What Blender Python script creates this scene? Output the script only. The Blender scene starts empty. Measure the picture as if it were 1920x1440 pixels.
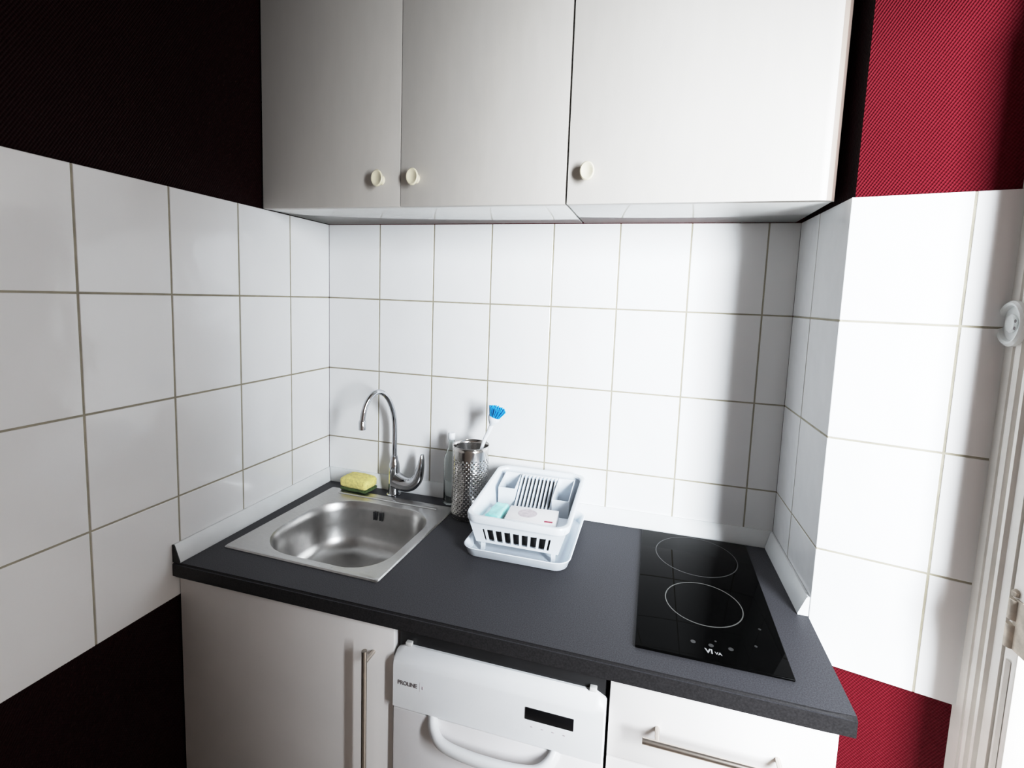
import bpy, bmesh, math, random
from mathutils import Vector, Matrix
random.seed(4)
SC = bpy.context.scene
COL = SC.collection
PI = math.pi

# ------------------------------------------------------------------ materials
def newmat(name):
    m = bpy.data.materials.new(name)
    m.use_nodes = True
    nt = m.node_tree
    return m, nt, nt.nodes['Principled BSDF'], nt.nodes, nt.links

def pm(name, col, rough=0.5, metal=0.0, vary=0.06, nscale=18.0, bump=0.0, bscale=200.0, spec=0.5, coat=0.0, rvary=0.0, stretch=None):
    m, nt, b, N, L = newmat(name)
    tc = N.new('ShaderNodeTexCoord')
    mp = N.new('ShaderNodeMapping')
    L.new(tc.outputs['Object'], mp.inputs['Vector'])
    if stretch: mp.inputs['Scale'].default_value = stretch
    nz = N.new('ShaderNodeTexNoise'); nz.inputs['Scale'].default_value = nscale; nz.inputs['Detail'].default_value = 4
    L.new(mp.outputs[0], nz.inputs['Vector'])
    rp = N.new('ShaderNodeValToRGB')
    c = Vector(col)
    rp.color_ramp.elements[0].position = 0.3; rp.color_ramp.elements[1].position = 0.7
    rp.color_ramp.elements[0].color = (*(c * (1 - vary)), 1)
    rp.color_ramp.elements[1].color = (*[min(1, x * (1 + vary)) for x in c], 1)
    L.new(nz.outputs['Fac'], rp.inputs['Fac'])
    L.new(rp.outputs['Color'], b.inputs['Base Color'])
    b.inputs['Roughness'].default_value = rough
    b.inputs['Metallic'].default_value = metal
    b.inputs['Specular IOR Level'].default_value = spec
    b.inputs['Coat Weight'].default_value = coat
    b.inputs['Coat Roughness'].default_value = 0.05
    if rvary:
        mr = N.new('ShaderNodeMapRange')
        mr.inputs['To Min'].default_value = max(0, rough - rvary); mr.inputs['To Max'].default_value = rough + rvary
        L.new(nz.outputs['Fac'], mr.inputs['Value']); L.new(mr.outputs[0], b.inputs['Roughness'])
    if bump:
        n2 = N.new('ShaderNodeTexNoise'); n2.inputs['Scale'].default_value = bscale; n2.inputs['Detail'].default_value = 3
        L.new(mp.outputs[0], n2.inputs['Vector'])
        bp = N.new('ShaderNodeBump'); bp.inputs['Strength'].default_value = bump; bp.inputs['Distance'].default_value = 0.002
        L.new(n2.outputs['Fac'], bp.inputs['Height']); L.new(bp.outputs[0], b.inputs['Normal'])
    return m

def tile_mat(name, col):
    """glazed ceramic: slow waves in the glaze, faint clouding"""
    m, nt, b, N, L = newmat(name)
    tc = N.new('ShaderNodeTexCoord')
    nz = N.new('ShaderNodeTexNoise'); nz.inputs['Scale'].default_value = 6; nz.inputs['Detail'].default_value = 3
    L.new(tc.outputs['Object'], nz.inputs['Vector'])
    rp = N.new('ShaderNodeValToRGB')
    rp.color_ramp.elements[0].color = (*(Vector(col) * 0.95), 1); rp.color_ramp.elements[1].color = (*col, 1)
    L.new(nz.outputs['Fac'], rp.inputs['Fac'])
    L.new(rp.outputs['Color'], b.inputs['Base Color'])
    b.inputs['Roughness'].default_value = 0.12
    b.inputs['Specular IOR Level'].default_value = 0.5
    n2 = N.new('ShaderNodeTexNoise'); n2.inputs['Scale'].default_value = 9; n2.inputs['Detail'].default_value = 2
    L.new(tc.outputs['Object'], n2.inputs['Vector'])
    n3 = N.new('ShaderNodeTexNoise'); n3.inputs['Scale'].default_value = 60; n3.inputs['Detail'].default_value = 2
    L.new(tc.outputs['Object'], n3.inputs['Vector'])
    ad = N.new('ShaderNodeMath'); ad.operation = 'MULTIPLY_ADD'; ad.inputs[1].default_value = 0.05
    L.new(n3.outputs['Fac'], ad.inputs[0]); L.new(n2.outputs['Fac'], ad.inputs[2])
    bp = N.new('ShaderNodeBump'); bp.inputs['Strength'].default_value = 0.5; bp.inputs['Distance'].default_value = 0.006
    L.new(ad.outputs[0], bp.inputs['Height']); L.new(bp.outputs[0], b.inputs['Normal'])
    return m

def red_mat(name, axes, base=(0.085, 0.0022, 0.006), hi=(0.14, 0.010, 0.019)):
    """painted woven wall covering: diagonal twill relief. axes = the two in-plane axes"""
    m, nt, b, N, L = newmat(name)
    tc = N.new('ShaderNodeTexCoord')
    sp = N.new('ShaderNodeSeparateXYZ'); L.new(tc.outputs['Object'], sp.inputs[0])
    a, c = sp.outputs[axes[0]], sp.outputs[axes[1]]
    def lin(ka, kc):
        m1 = N.new('ShaderNodeMath'); m1.operation = 'MULTIPLY'; m1.inputs[1].default_value = ka; L.new(a, m1.inputs[0])
        m2 = N.new('ShaderNodeMath'); m2.operation = 'MULTIPLY_ADD'; m2.inputs[1].default_value = kc
        L.new(c, m2.inputs[0]); L.new(m1.outputs[0], m2.inputs[2])
        s = N.new('ShaderNodeMath'); s.operation = 'SINE'; L.new(m2.outputs[0], s.inputs[0]); return s.outputs[0]
    w1 = lin(1080, -640); w2 = lin(840, 1060)
    mx = N.new('ShaderNodeMath'); mx.operation = 'MULTIPLY_ADD'; mx.inputs[1].default_value = 0.4
    L.new(w2, mx.inputs[0]); L.new(w1, mx.inputs[2])
    nz = N.new('ShaderNodeTexNoise'); nz.inputs['Scale'].default_value = 160; nz.inputs['Detail'].default_value = 3
    L.new(tc.outputs['Object'], nz.inputs['Vector'])
    ad = N.new('ShaderNodeMath'); ad.operation = 'MULTIPLY_ADD'; ad.inputs[1].default_value = 1.2
    L.new(nz.outputs['Fac'], ad.inputs[0]); L.new(mx.outputs[0], ad.inputs[2])
    mr = N.new('ShaderNodeMapRange'); mr.inputs['From Min'].default_value = -0.7; mr.inputs['From Max'].default_value = 1.9
    L.new(ad.outputs[0], mr.inputs['Value'])
    rp = N.new('ShaderNodeValToRGB')
    rp.color_ramp.elements[0].color = (*base, 1); rp.color_ramp.elements[1].color = (*hi, 1)
    rp.color_ramp.elements[0].position = 0.2; rp.color_ramp.elements[1].position = 1.0
    L.new(mr.outputs[0], rp.inputs['Fac']); L.new(rp.outputs['Color'], b.inputs['Base Color'])
    b.inputs['Roughness'].default_value = 0.6; b.inputs['Specular IOR Level'].default_value = 0.06
    bp = N.new('ShaderNodeBump'); bp.inputs['Strength'].default_value = 0.7; bp.inputs['Distance'].default_value = 0.0012
    L.new(ad.outputs[0], bp.inputs['Height']); L.new(bp.outputs[0], b.inputs['Normal'])
    return m

M = {}
M['tile'] = tile_mat('white_glazed_tile', (0.86, 0.86, 0.86))
M['grout'] = pm('grey_beige_grout', (0.33, 0.30, 0.23), 0.9, vary=0.15, nscale=30, bump=0.3, bscale=400)
M['red_xz'] = red_mat('red_wall_covering_front', (0, 2))
M['red_yz'] = red_mat('red_wall_covering_side', (1, 2))
M['red_shade_yz'] = red_mat('red_wall_covering_shaded', (1, 2), base=(0.006, 0.0006, 0.0008), hi=(0.010, 0.0016, 0.002))  # red covering with the shade put into its colour
M['laminate'] = pm('cream_laminate', (0.53, 0.50, 0.465), 0.38, vary=0.02, nscale=40, bump=0.05, bscale=300, stretch=(1, 1, 0.25))
M['laminate_low'] = pm('white_laminate', (0.82, 0.79, 0.77), 0.3, vary=0.02, nscale=8)
M['edge_shade_pale'] = pm('beige_edge_shade', (0.26, 0.21, 0.175), 0.5, vary=0.05)
M['edge_shade_deep'] = pm('taupe_edge_shade', (0.13, 0.095, 0.08), 0.5, vary=0.05)
M['under'] = pm('glossy_white_underside', (0.74, 0.74, 0.72), 0.06, vary=0.02)
M['carcass'] = pm('white_carcass_board', (0.72, 0.71, 0.69), 0.5, vary=0.03)
M['worktop'] = pm('charcoal_worktop_laminate', (0.050, 0.050, 0.056), 0.42, vary=0.35, nscale=420, bump=0.06, bscale=500, spec=0.07)
M['edge'] = pm('charcoal_edge_band', (0.022, 0.021, 0.022), 0.4, vary=0.3, nscale=300, spec=0.1)
M['upstand'] = pm('pale_grey_upstand', (0.72, 0.73, 0.73), 0.25, vary=0.03)
M['steel'] = pm('brushed_stainless_steel', (0.50, 0.49, 0.48), 0.30, metal=1.0, vary=0.08, nscale=60, rvary=0.06, stretch=(1, 14, 1))
M['basin'] = pm('satin_basin_steel', (0.46, 0.45, 0.44), 0.32, metal=1.0, vary=0.06, nscale=40, rvary=0.05)
M['chrome'] = pm('polished_chrome', (0.60, 0.61, 0.63), 0.07, metal=1.0, vary=0.02)
M['can'] = pm('polished_perforated_steel', (0.62, 0.60, 0.58), 0.16, metal=1.0, vary=0.04)
M['handle'] = pm('satin_nickel', (0.60, 0.55, 0.50), 0.28, metal=1.0, vary=0.05, nscale=80)
M['knob'] = pm('ivory_porcelain', (0.80, 0.73, 0.55), 0.18, vary=0.03, coat=0.4)
M['black'] = pm('black_plastic_and_void_shade', (0.008, 0.008, 0.009), 0.5, vary=0.2)
M['display'] = pm('black_display_glass', (0.003, 0.003, 0.004), 0.3, vary=0.1, spec=0.3)
M['hob'] = pm('black_ceramic_glass', (0.001, 0.001, 0.001), 0.03, vary=0.1, spec=0.02)
M['hob_mark'] = pm('grey_printed_ring', (0.085, 0.085, 0.08), 0.4, vary=0.1)
M['hob_logo'] = pm('white_printed_mark', (0.26, 0.26, 0.26), 0.4, vary=0.05)
M['hob_dim'] = pm('faint_printed_mark', (0.026, 0.026, 0.026), 0.4, vary=0.05)
M['appliance'] = pm('white_enamel', (0.82, 0.80, 0.80), 0.28, vary=0.015)
M['appliance_hi'] = pm('white_moulded_plastic', (0.82, 0.83, 0.84), 0.3, vary=0.015)
M['ink'] = pm('grey_ink', (0.16, 0.14, 0.14), 0.5, vary=0.05)
M['plastic'] = pm('white_rack_plastic', (0.78, 0.83, 0.88), 0.3, vary=0.02)
M['yellow'] = pm('yellow_sponge_foam', (0.80, 0.70, 0.26), 0.9, vary=0.18, nscale=120, bump=1.0, bscale=160)
M['green'] = pm('dark_green_scourer', (0.06, 0.10, 0.03), 0.95, vary=0.35, nscale=160, bump=1.0, bscale=300)
M['blue'] = pm('sky_blue_bristles', (0.02, 0.32, 0.72), 0.5, vary=0.2, nscale=90)
M['white_pl'] = pm('white_handle_plastic', (0.85, 0.88, 0.92), 0.3, vary=0.02)
M['teal'] = pm('pale_turquoise_wrap', (0.36, 0.76, 0.74), 0.22, vary=0.25, nscale=35, bump=0.6, bscale=60)
M['carton'] = pm('white_carton', (0.86, 0.84, 0.85), 0.4, vary=0.02)
M['print_grey'] = pm('grey_pink_print', (0.56, 0.49, 0.52), 0.5, vary=0.18, nscale=120)
M['print_red'] = pm('crimson_print', (0.35, 0.03, 0.07), 0.5, vary=0.1)
M['frame_paint'] = pm('old_white_gloss_paint', (0.84, 0.80, 0.75), 0.35, vary=0.05, nscale=14, bump=0.25, bscale=50)
M['hinge'] = pm('paint_caked_hinge', (0.55, 0.48, 0.40), 0.5, vary=0.25, nscale=45, bump=0.8, bscale=70)
M['white_gloss'] = pm('white_gloss_ceramic', (0.88, 0.90, 0.89), 0.12, vary=0.02)
M['floor'] = pm('beige_floor_tile', (0.30, 0.26, 0.22), 0.45, vary=0.15, nscale=6)
M['ceiling'] = pm('matt_grey_ceiling', (0.30, 0.29, 0.28), 0.9, vary=0.03)
M['blocker_grey'] = pm('grey_light_blocker', (0.22, 0.20, 0.18), 0.8, vary=0.05)
M['rear_paint'] = pm('warm_beige_paint', (0.24, 0.19, 0.16), 0.8, vary=0.05)
M['dim_wall'] = pm('dark_red_paint', (0.10, 0.012, 0.018), 0.7, vary=0.1)

def glass_mat():
    m, nt, b, N, L = newmat('clear_bottle_glass')
    b.inputs['Base Color'].default_value = (0.93, 0.97, 0.96, 1)
    b.inputs['Roughness'].default_value = 0.02
    b.inputs['Transmission Weight'].default_value = 1.0
    b.inputs['IOR'].default_value = 1.45
    tc = N.new('ShaderNodeTexCoord'); nz = N.new('ShaderNodeTexNoise'); nz.inputs['Scale'].default_value = 25
    L.new(tc.outputs['Object'], nz.inputs['Vector'])
    bp = N.new('ShaderNodeBump'); bp.inputs['Strength'].default_value = 0.08; bp.inputs['Distance'].default_value = 0.002
    L.new(nz.outputs['Fac'], bp.inputs['Height']); L.new(bp.outputs[0], b.inputs['Normal'])
    return m
M['glass'] = glass_mat()

# ------------------------------------------------------------------ helpers
def obj(name, bm, mat, parent=None, smooth=35):
    if parent is not None:
        root = parent
        off = Vector(root.location)
        if root.parent: off += Vector(root.parent.location)
        bmesh.ops.translate(bm, verts=bm.verts, vec=-off)
    bmesh.ops.recalc_face_normals(bm, faces=bm.faces)
    me = bpy.data.meshes.new(name)
    bm.to_mesh(me); bm.free()
    if smooth:
        for p in me.polygons: p.use_smooth = True
        me.set_sharp_from_angle(angle=math.radians(smooth))
    me.materials.append(mat)
    o = bpy.data.objects.new(name, me)
    COL.objects.link(o)
    if parent is not None: o.parent = parent
    return o

def thing(name, label, cat, loc=(0, 0, 0), group=None, rz=0):
    o = bpy.data.objects.new(name, None)
    o.empty_display_size = 0.05
    COL.objects.link(o)
    o.location = loc; o.rotation_euler = (0, 0, rz)
    o['label'] = label; o['category'] = cat
    if group: o['group'] = group
    return o

def tag(o, label, cat, group=None):
    o['label'] = label; o['category'] = cat
    if group: o['group'] = group
    return o

def struct(name, bm, mat, parent=None, smooth=0):
    o = obj(name, bm, mat, parent, smooth)
    if parent is None: o['kind'] = 'structure'
    return o

def box(bm, x0, x1, y0, y1, z0, z1, bev=0.0, seg=2):
    r = bmesh.ops.create_cube(bm, size=1.0)
    vs = r['verts']
    for v in vs:
        v.co = Vector(((x0 + x1) / 2 + v.co.x * (x1 - x0), (y0 + y1) / 2 + v.co.y * (y1 - y0), (z0 + z1) / 2 + v.co.z * (z1 - z0)))
    if bev > 0:
        es = list({e for v in vs for e in v.link_edges})
        bmesh.ops.bevel(bm, geom=es, offset=bev, segments=seg, affect='EDGES', profile=0.5)
    return bm

def prism(bm, pts, lo, hi, axis='z'):
    """extrude a closed polygon along an axis; pts are 2-D in the two other axes"""
    def P(a, b, t):
        return {'z': (a, b, t), 'x': (t, a, b), 'y': (a, t, b)}[axis]
    A = [bm.verts.new(P(a, b, lo)) for a, b in pts]
    B = [bm.verts.new(P(a, b, hi)) for a, b in pts]
    n = len(pts)
    bm.faces.new(A); bm.faces.new(B[::-1])
    for i in range(n):
        bm.faces.new((A[i], A[(i + 1) % n], B[(i + 1) % n], B[i]))
    return bm

def loft(bm, rings, cap0=True, cap1=True, closed=True):
    R = [[bm.verts.new(p) for p in r] for r in rings]
    n = len(R[0])
    for a, b in zip(R, R[1:]):
        for i in range(n if closed else n - 1):
            bm.faces.new((a[i], a[(i + 1) % n], b[(i + 1) % n], b[i]))
    if cap0: bm.faces.new(R[0][::-1])
    if cap1: bm.faces.new(R[-1])
    return R

def circ(c, r, n=32, z=None, ry=None):
    return [(c[0] + r * math.cos(2 * PI * i / n), c[1] + (ry or r) * math.sin(2 * PI * i / n), c[2] if z is None else z) for i in range(n)]

def lathe(bm, c, prof, n=32, cap0=True, cap1=True):
    return loft(bm, [circ((c[0], c[1], 0), max(r, 1e-4), n, c[2] + z) for r, z in prof], cap0, cap1)

def tube(bm, path, rad, n=14, caps=True):
    pts = [Vector(p) for p in path]
    if not isinstance(rad, list): rad = [rad] * len(pts)
    rings = []; ref = None
    for i, p in enumerate(pts):
        t = (pts[min(i + 1, len(pts) - 1)] - pts[max(i - 1, 0)]).normalized()
        if ref is None:
            ref = Vector((0, 0, 1)) if abs(t.z) < 0.9 else Vector((1, 0, 0))
        a = (ref - t * ref.dot(t)).normalized(); b = t.cross(a); ref = a
        rr = rad[i]
        ra, rb = rr if isinstance(rr, (list, tuple)) else (rr, rr)
        rings.append([p + a * ra * math.cos(2 * PI * k / n) + b * rb * math.sin(2 * PI * k / n) for k in range(n)])
    loft(bm, rings, caps, caps)
    return bm

def smooth_path(ctrl, n=8):
    P = [Vector(c) for c in ctrl]; out = []
    for i in range(len(P) - 1):
        p0, p1, p2, p3 = P[max(i - 1, 0)], P[i], P[i + 1], P[min(i + 2, len(P) - 1)]
        for k in range(n):
            t = k / n
            out.append(0.5 * ((2 * p1) + (-p0 + p2) * t + (2 * p0 - 5 * p1 + 4 * p2 - p3) * t * t + (-p0 + 3 * p1 - 3 * p2 + p3) * t ** 3))
    out.append(P[-1]); return out

def rrect(x0, x1, y0, y1, r, z, n=8):
    """rounded rectangle ring, counter-clockwise"""
    if not isinstance(r, (list, tuple)): r = [r] * 4
    out = []
    for (cx, cy, a0, rr) in ((x1 - r[0], y1 - r[0], 0, r[0]), (x0 + r[1], y1 - r[1], PI / 2, r[1]), (x0 + r[2], y0 + r[2], PI, r[2]), (x1 - r[3], y0 + r[3], 1.5 * PI, r[3])):
        for k in range(n + 1):
            a = a0 + PI / 2 * k / n
            out.append((cx + rr * math.cos(a), cy + rr * math.sin(a), z))
    return out

def text_bm(s, size, mat4, extrude=0.0003, spacing=1.0, bold=0.0):
    cu = bpy.data.curves.new('lettering', 'FONT')
    cu.body = s; cu.size = size; cu.extrude = extrude; cu.space_character = spacing; cu.offset = bold
    cu.resolution_u = 3
    t = bpy.data.objects.new('lettering', cu)
    COL.objects.link(t)
    dg = bpy.context.evaluated_depsgraph_get()
    me = bpy.data.meshes.new_from_object(t.evaluated_get(dg))
    bm = bmesh.new(); bm.from_mesh(me)
    bpy.data.objects.remove(t); bpy.data.curves.remove(cu); bpy.data.meshes.remove(me)
    bmesh.ops.transform(bm, matrix=mat4, verts=bm.verts)
    return bm

FACE_FRONT = Matrix(((1, 0, 0, 0), (0, 0, -1, 0), (0, 1, 0, 0), (0, 0, 0, 1)))   # text lying on a plane that faces -y

def tiles(o, u, nrm, us, zs, g=0.0042, th=0.006, ch=0.0012):
    """bevelled tiles on the plane through o with horizontal direction u, facing nrm"""
    o, u, nrm = Vector(o), Vector(u).normalized(), Vector(nrm).normalized()
    bm = bmesh.new()
    for i in range(len(us) - 1):
        for j in range(len(zs) - 1):
            a0 = us[i] + (g / 2 if i else 0); a1 = us[i + 1] - (g / 2 if i < len(us) - 2 else 0)
            b0 = zs[j] + (g / 2 if j else 0); b1 = zs[j + 1] - (g / 2 if j < len(zs) - 2 else 0)
            if a1 - a0 < 0.004: continue
            tx, tz = random.uniform(-1, 1) * 0.0016, random.uniform(-1, 1) * 0.0016
            def ring(ins, d, tilt):
                r = []
                for a, b in ((a0 + ins, b0 + ins), (a1 - ins, b0 + ins), (a1 - ins, b1 - ins), (a0 + ins, b1 - ins)):
                    dd = d + tilt * ((a - (a0 + a1) / 2) * tx + (b - (b0 + b1) / 2) * tz)
                    p = o + u * a + nrm * dd; p.z = b; r.append(p)
                return r
            loft(bm, [ring(0, -th, 0), ring(0, -ch, 0), ring(ch * 0.35, -ch * 0.3, 1), ring(ch, 0, 1)])
    bg = bmesh.new()
    p = [o + u * us[0] - nrm * 0.0012, o + u * us[-1] - nrm * 0.0012]
    q = [o + u * us[0] - nrm * th, o + u * us[-1] - nrm * th]
    for k in p + q: k.z = 0
    pts = [(k.x, k.y) for k in (p[0], p[1], q[1], q[0])]
    prism(bg, pts, zs[0] + 0.0005, zs[-1] - 0.0005)
    return bm, bg

# ------------------------------------------------------------------ measures (metres)
ZA = 1.5608                     # first grout line above the eye level
ZS = [ZA - 0.75, ZA - 0.5, ZA - 0.25, ZA, 1.8127]
EDGE=-1.437; LW=(2.55,-2.05,1.8); LS=0.55; LP=225; AMB=1.0
ZT = 0.900                      # worktop
CD = -0.6146                    # worktop front
XR = 1.478                      # pillar side at the back wall
PF = (1.486, -0.331)            # pillar front corner
PE = (1.752, -0.3895)           # panel's far edge at the door frame

# ------------------------------------------------------------------ room shell
bm = bmesh.new(); box(bm, -0.15, 4.4, -4.2, 0.15, -0.05, 0.0); struct('floor', bm, M['floor'])
bm = bmesh.new(); box(bm, -0.15, 1.9, -2.0, 0.15, 2.56, 2.62); struct('ceiling', bm, M['ceiling'])

bm = bmesh.new(); box(bm, -0.1, 1.9, 0.006, 0.12, 0, 2.56)
w = struct('wall_back', bm, M['red_xz'])
xs = [0.0] + [0.2005 + 0.2 * k for k in range(7)] + [XR]
t, g = tiles((0, 0, 0), (1, 0, 0), (0, -1, 0), xs, ZS)
obj('tile_band', t, M['tile'], w, 20); obj('grout', g, M['grout'], w, 0)

bm = bmesh.new(); box(bm, -0.12, -0.006, -2.0, 0.006, 0, 2.56)
w = struct('wall_left', bm, M['red_shade_yz'])  # shade of this wall is painted in as a darker red
ys = [0.0] + [0.1908 + 0.2 * k for k in range(9)]
zl = list(ZS); zl[0] = 0.806
t, g = tiles((0, 0, 0), (0, -1, 0), (1, 0, 0), ys, zl)
obj('tile_band', t, M['tile'], w, 20); obj('grout', g, M['grout'], w, 0)

# pillar on the right: painted core, tile band on its side and its front
pu = Vector((PE[0] - PF[0], PE[1] - PF[1], 0)); plen = pu.length; pu.normalize(); pn = Vector((pu.y, -pu.x, 0))
rec = 0.010
c0 = Vector((PF[0], PF[1], 0)) - pn * rec + Vector((0.007, 0, 0))
c1 = Vector((PE[0], PE[1], 0)) - pn * rec + pu * 0.02
bm = bmesh.new(); prism(bm, [(XR + 0.008, 0.006), (c0.x, c0.y), (c1.x, c1.y), (c1.x, 0.006)], 0, 2.56)
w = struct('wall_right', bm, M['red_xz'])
w.data.materials.append(M['red_shade_yz'])
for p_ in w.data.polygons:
    if p_.normal.x < -0.7: p_.material_index = 1  # side face takes the darkened red in place of its shadow
su = Vector((PF[0] - XR, PF[1], 0)); slen = su.length; su.normalize(); sn = Vector((-abs(su.y), -su.x, 0))
t, g = tiles((XR, 0, 0), su, sn, [0, 0.1457, slen], ZS)
obj('tile_band', t, M['tile'], w, 20); obj('grout', g, M['grout'], w, 0)
zp = list(ZS); zp[0] = 0.803
t, g = tiles((PF[0], PF[1], 0), pu, pn, [0, 0.1945, plen], zp)
obj('tile_band', t, M['tile'], w, 20); obj('grout', g, M['grout'], w, 0)

# walls that close the niche behind the photographer, with the doorway on the right, plus unseen pieces that block light
bm = bmesh.new(); box(bm, -0.12, 1.86, -2.0, -1.9, 0, 2.56); struct('wall_rear', bm, M['rear_paint'])
bm = bmesh.new(); box(bm, 1.76, 1.86, -1.9, EDGE, 0, 2.56); struct('wall_front_unseen_shader', bm, M['dim_wall'])  # unseen wall, its edge set to shade the left of the niche
bm = bmesh.new(); box(bm, 2.95, 3.05, -1.55, 0.3, 0, 2.56); struct('wall_light_blocker', bm, M['blocker_grey'])  # added out of view to block ambient light to the left wall
bm = bmesh.new(); box(bm, 1.765, 1.86, -0.470, -0.372, 0, 2.56); box(bm, 1.765, 1.86, EDGE, -0.471, 2.2, 2.559); struct('wall_side_and_added_lintel', bm, M['dim_wall'])  # second box: lintel added to cut light from above

# door frame: moulded architrave, then the leaf that stands open into the next room
prof = [(-0.374, 1.766), (-0.374, 1.742), (-0.408, 1.742), (-0.410, 1.746), (-0.414, 1.746), (-0.417, 1.741), (-0.424, 1.739), (-0.431, 1.741),
        (-0.434, 1.747), (-0.440, 1.747), (-0.444, 1.741), (-0.452, 1.741), (-0.456, 1.747), (-0.472, 1.750), (-0.472, 1.766)]
bm = bmesh.new(); prism(bm, [(b, a) for a, b in prof], 0, 2.2)
struct('trim_1', bm, M['frame_paint'], smooth=20)
d = bpy.data.objects.new('door_1', None); COL.objects.link(d); d.location = (1.77, -0.48, 0); d['kind'] = 'structure'
bm = bmesh.new(); box(bm, 1.752, 1.80, -0.508, -0.476, 0.01, 2.1, 0.002); box(bm, 1.80, 2.44, -0.516, -0.476, 0.01, 2.1, 0.002)
obj('leaf', bm, M['frame_paint'], d)
bm = bmesh.new(); prism(bm, [(1.751, -0.484), (1.747, -0.490), (1.751, -0.496)], 0.02, 0.98); obj('bead', bm, M['frame_paint'], d)
h = bmesh.new()
tube(h, [(1.7505, -0.487, 1.005 + 0.006 * k) for k in range(8)], 0.0085, 12)
tube(h, [(1.7505, -0.487, 1.056 + 0.006 * k) for k in range(7)], 0.0085, 12)
tube(h, [(1.7505, -0.487, 1.098), (1.7505, -0.487, 1.106), (1.7505, -0.487, 1.110)], [0.006, 0.007, 0.003], 12)
box(h, 1.7495, 1.756, -0.530, -0.487, 1.004, 1.095, 0.002)
obj('hinge', h, M['hinge'], d)

# round white fitting on the frame
sw = thing('wall_switch', 'round white switch plate fixed to the painted door frame at the right edge', 'switch', (1.742, -0.409, 1.570))
def xdisc(bm, c, prof, n=40):
    loft(bm, [[(c[0] - dx, c[1] + r * math.cos(2 * PI * i / n), c[2] + r * 1.22 * math.sin(2 * PI * i / n)) for i in range(n)] for r, dx in prof])
bm = bmesh.new(); xdisc(bm, (1.7425, -0.409, 1.570), [(0.032, 0), (0.034, 0.002), (0.034, 0.010), (0.031, 0.014), (0.027, 0.012), (0.025, 0.006), (0.001, 0.006)])
obj('cover_plate', bm, M['white_gloss'], sw)
bm = bmesh.new(); xdisc(bm, (1.7365, -0.409, 1.570), [(0.014, 0), (0.014, 0.003), (0.012, 0.005), (0.001, 0.005)]); obj('rocker', bm, M['white_gloss'], sw)
bm = bmesh.new()
for zz in (1.575, 1.562): xdisc(bm, (1.7315, -0.424, zz), [(0.0025, 0), (0.0025, 0.0006), (0.0002, 0.0006)], 12)
obj('screw', bm, M['ink'], sw)

# ------------------------------------------------------------------ upper cabinets
def knob(bm, x, z, y):
    n = 28
    prof = [(0.010, 0.0), (0.0095, 0.004), (0.007, 0.008), (0.0075, 0.014), (0.014, 0.018), (0.0170, 0.022), (0.0172, 0.025), (0.015, 0.0275), (0.0125, 0.0272), (0.010, 0.0252), (0.0005, 0.0245)]
    loft(bm, [[(x + r * math.cos(2 * PI * i / n), y - d_, z + r * 1.28 * math.sin(2 * PI * i / n)) for i in range(n)] for r, d_ in prof])
YD = -0.304
ZC0, ZC1 = 1.8142, 2.52
def upper(name, label, x0, x1, doors):
    t = thing(name, label, 'cabinet', ((x0 + x1) / 2, 0, ZC0), 'wall cabinets over the worktop')
    bm = bmesh.new(); box(bm, x0 + 0.001, x1 - 0.001, YD + 0.0195, -0.001, ZC0, ZC1, 0.001)
    obj('carcass', bm, M['under'], t)
    for (a, b, kx, kz, rb) in doors:
        bm = bmesh.new()
        if rb:   # rounded right-hand edge
            pts = [(a, YD), (b - rb, YD)] + [(b - rb + rb * math.sin(k * PI / 32), YD + 0.018 - 0.018 * math.cos(k * PI / 32)) for k in range(1, 17)] + [(b, YD + 0.0185), (a, YD + 0.0185)]
            prism(bm, pts, ZC0 - 0.001, ZC1)
        else:
            box(bm, a, b, YD, YD + 0.0185, ZC0 - 0.001, ZC1, 0.0012)
        dr = obj('door', bm, M['laminate'], t)
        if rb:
            dr.data.materials.append(M['edge_shade_pale']); dr.data.materials.append(M['edge_shade_deep'])  # stepped darker colours paint the shade on the rounded edge
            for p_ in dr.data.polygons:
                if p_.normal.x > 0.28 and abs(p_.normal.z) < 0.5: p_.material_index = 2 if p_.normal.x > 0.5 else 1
        bm = bmesh.new(); knob(bm, kx, kz, YD); 
        bmesh.ops.translate(bm, verts=bm.verts, vec=-Vector(t.location))
        k = obj('knob', bm, M['knob'], None); k.parent = dr
    return t
upper('wall_cabinet', 'double-door cream wall cabinet above the sink, two ivory knobs side by side', 0.002, 0.8875,
      [(0.003, 0.4425, 0.388, 1.883, 0), (0.4445, 0.8865, 0.490, 1.884, 0)])
upper('wall_cabinet', 'single-door cream wall cabinet above the hob, one ivory knob', 0.8905, 1.466,
      [(0.8915, 1.467, 0.940, 1.884, 0.036)])

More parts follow.
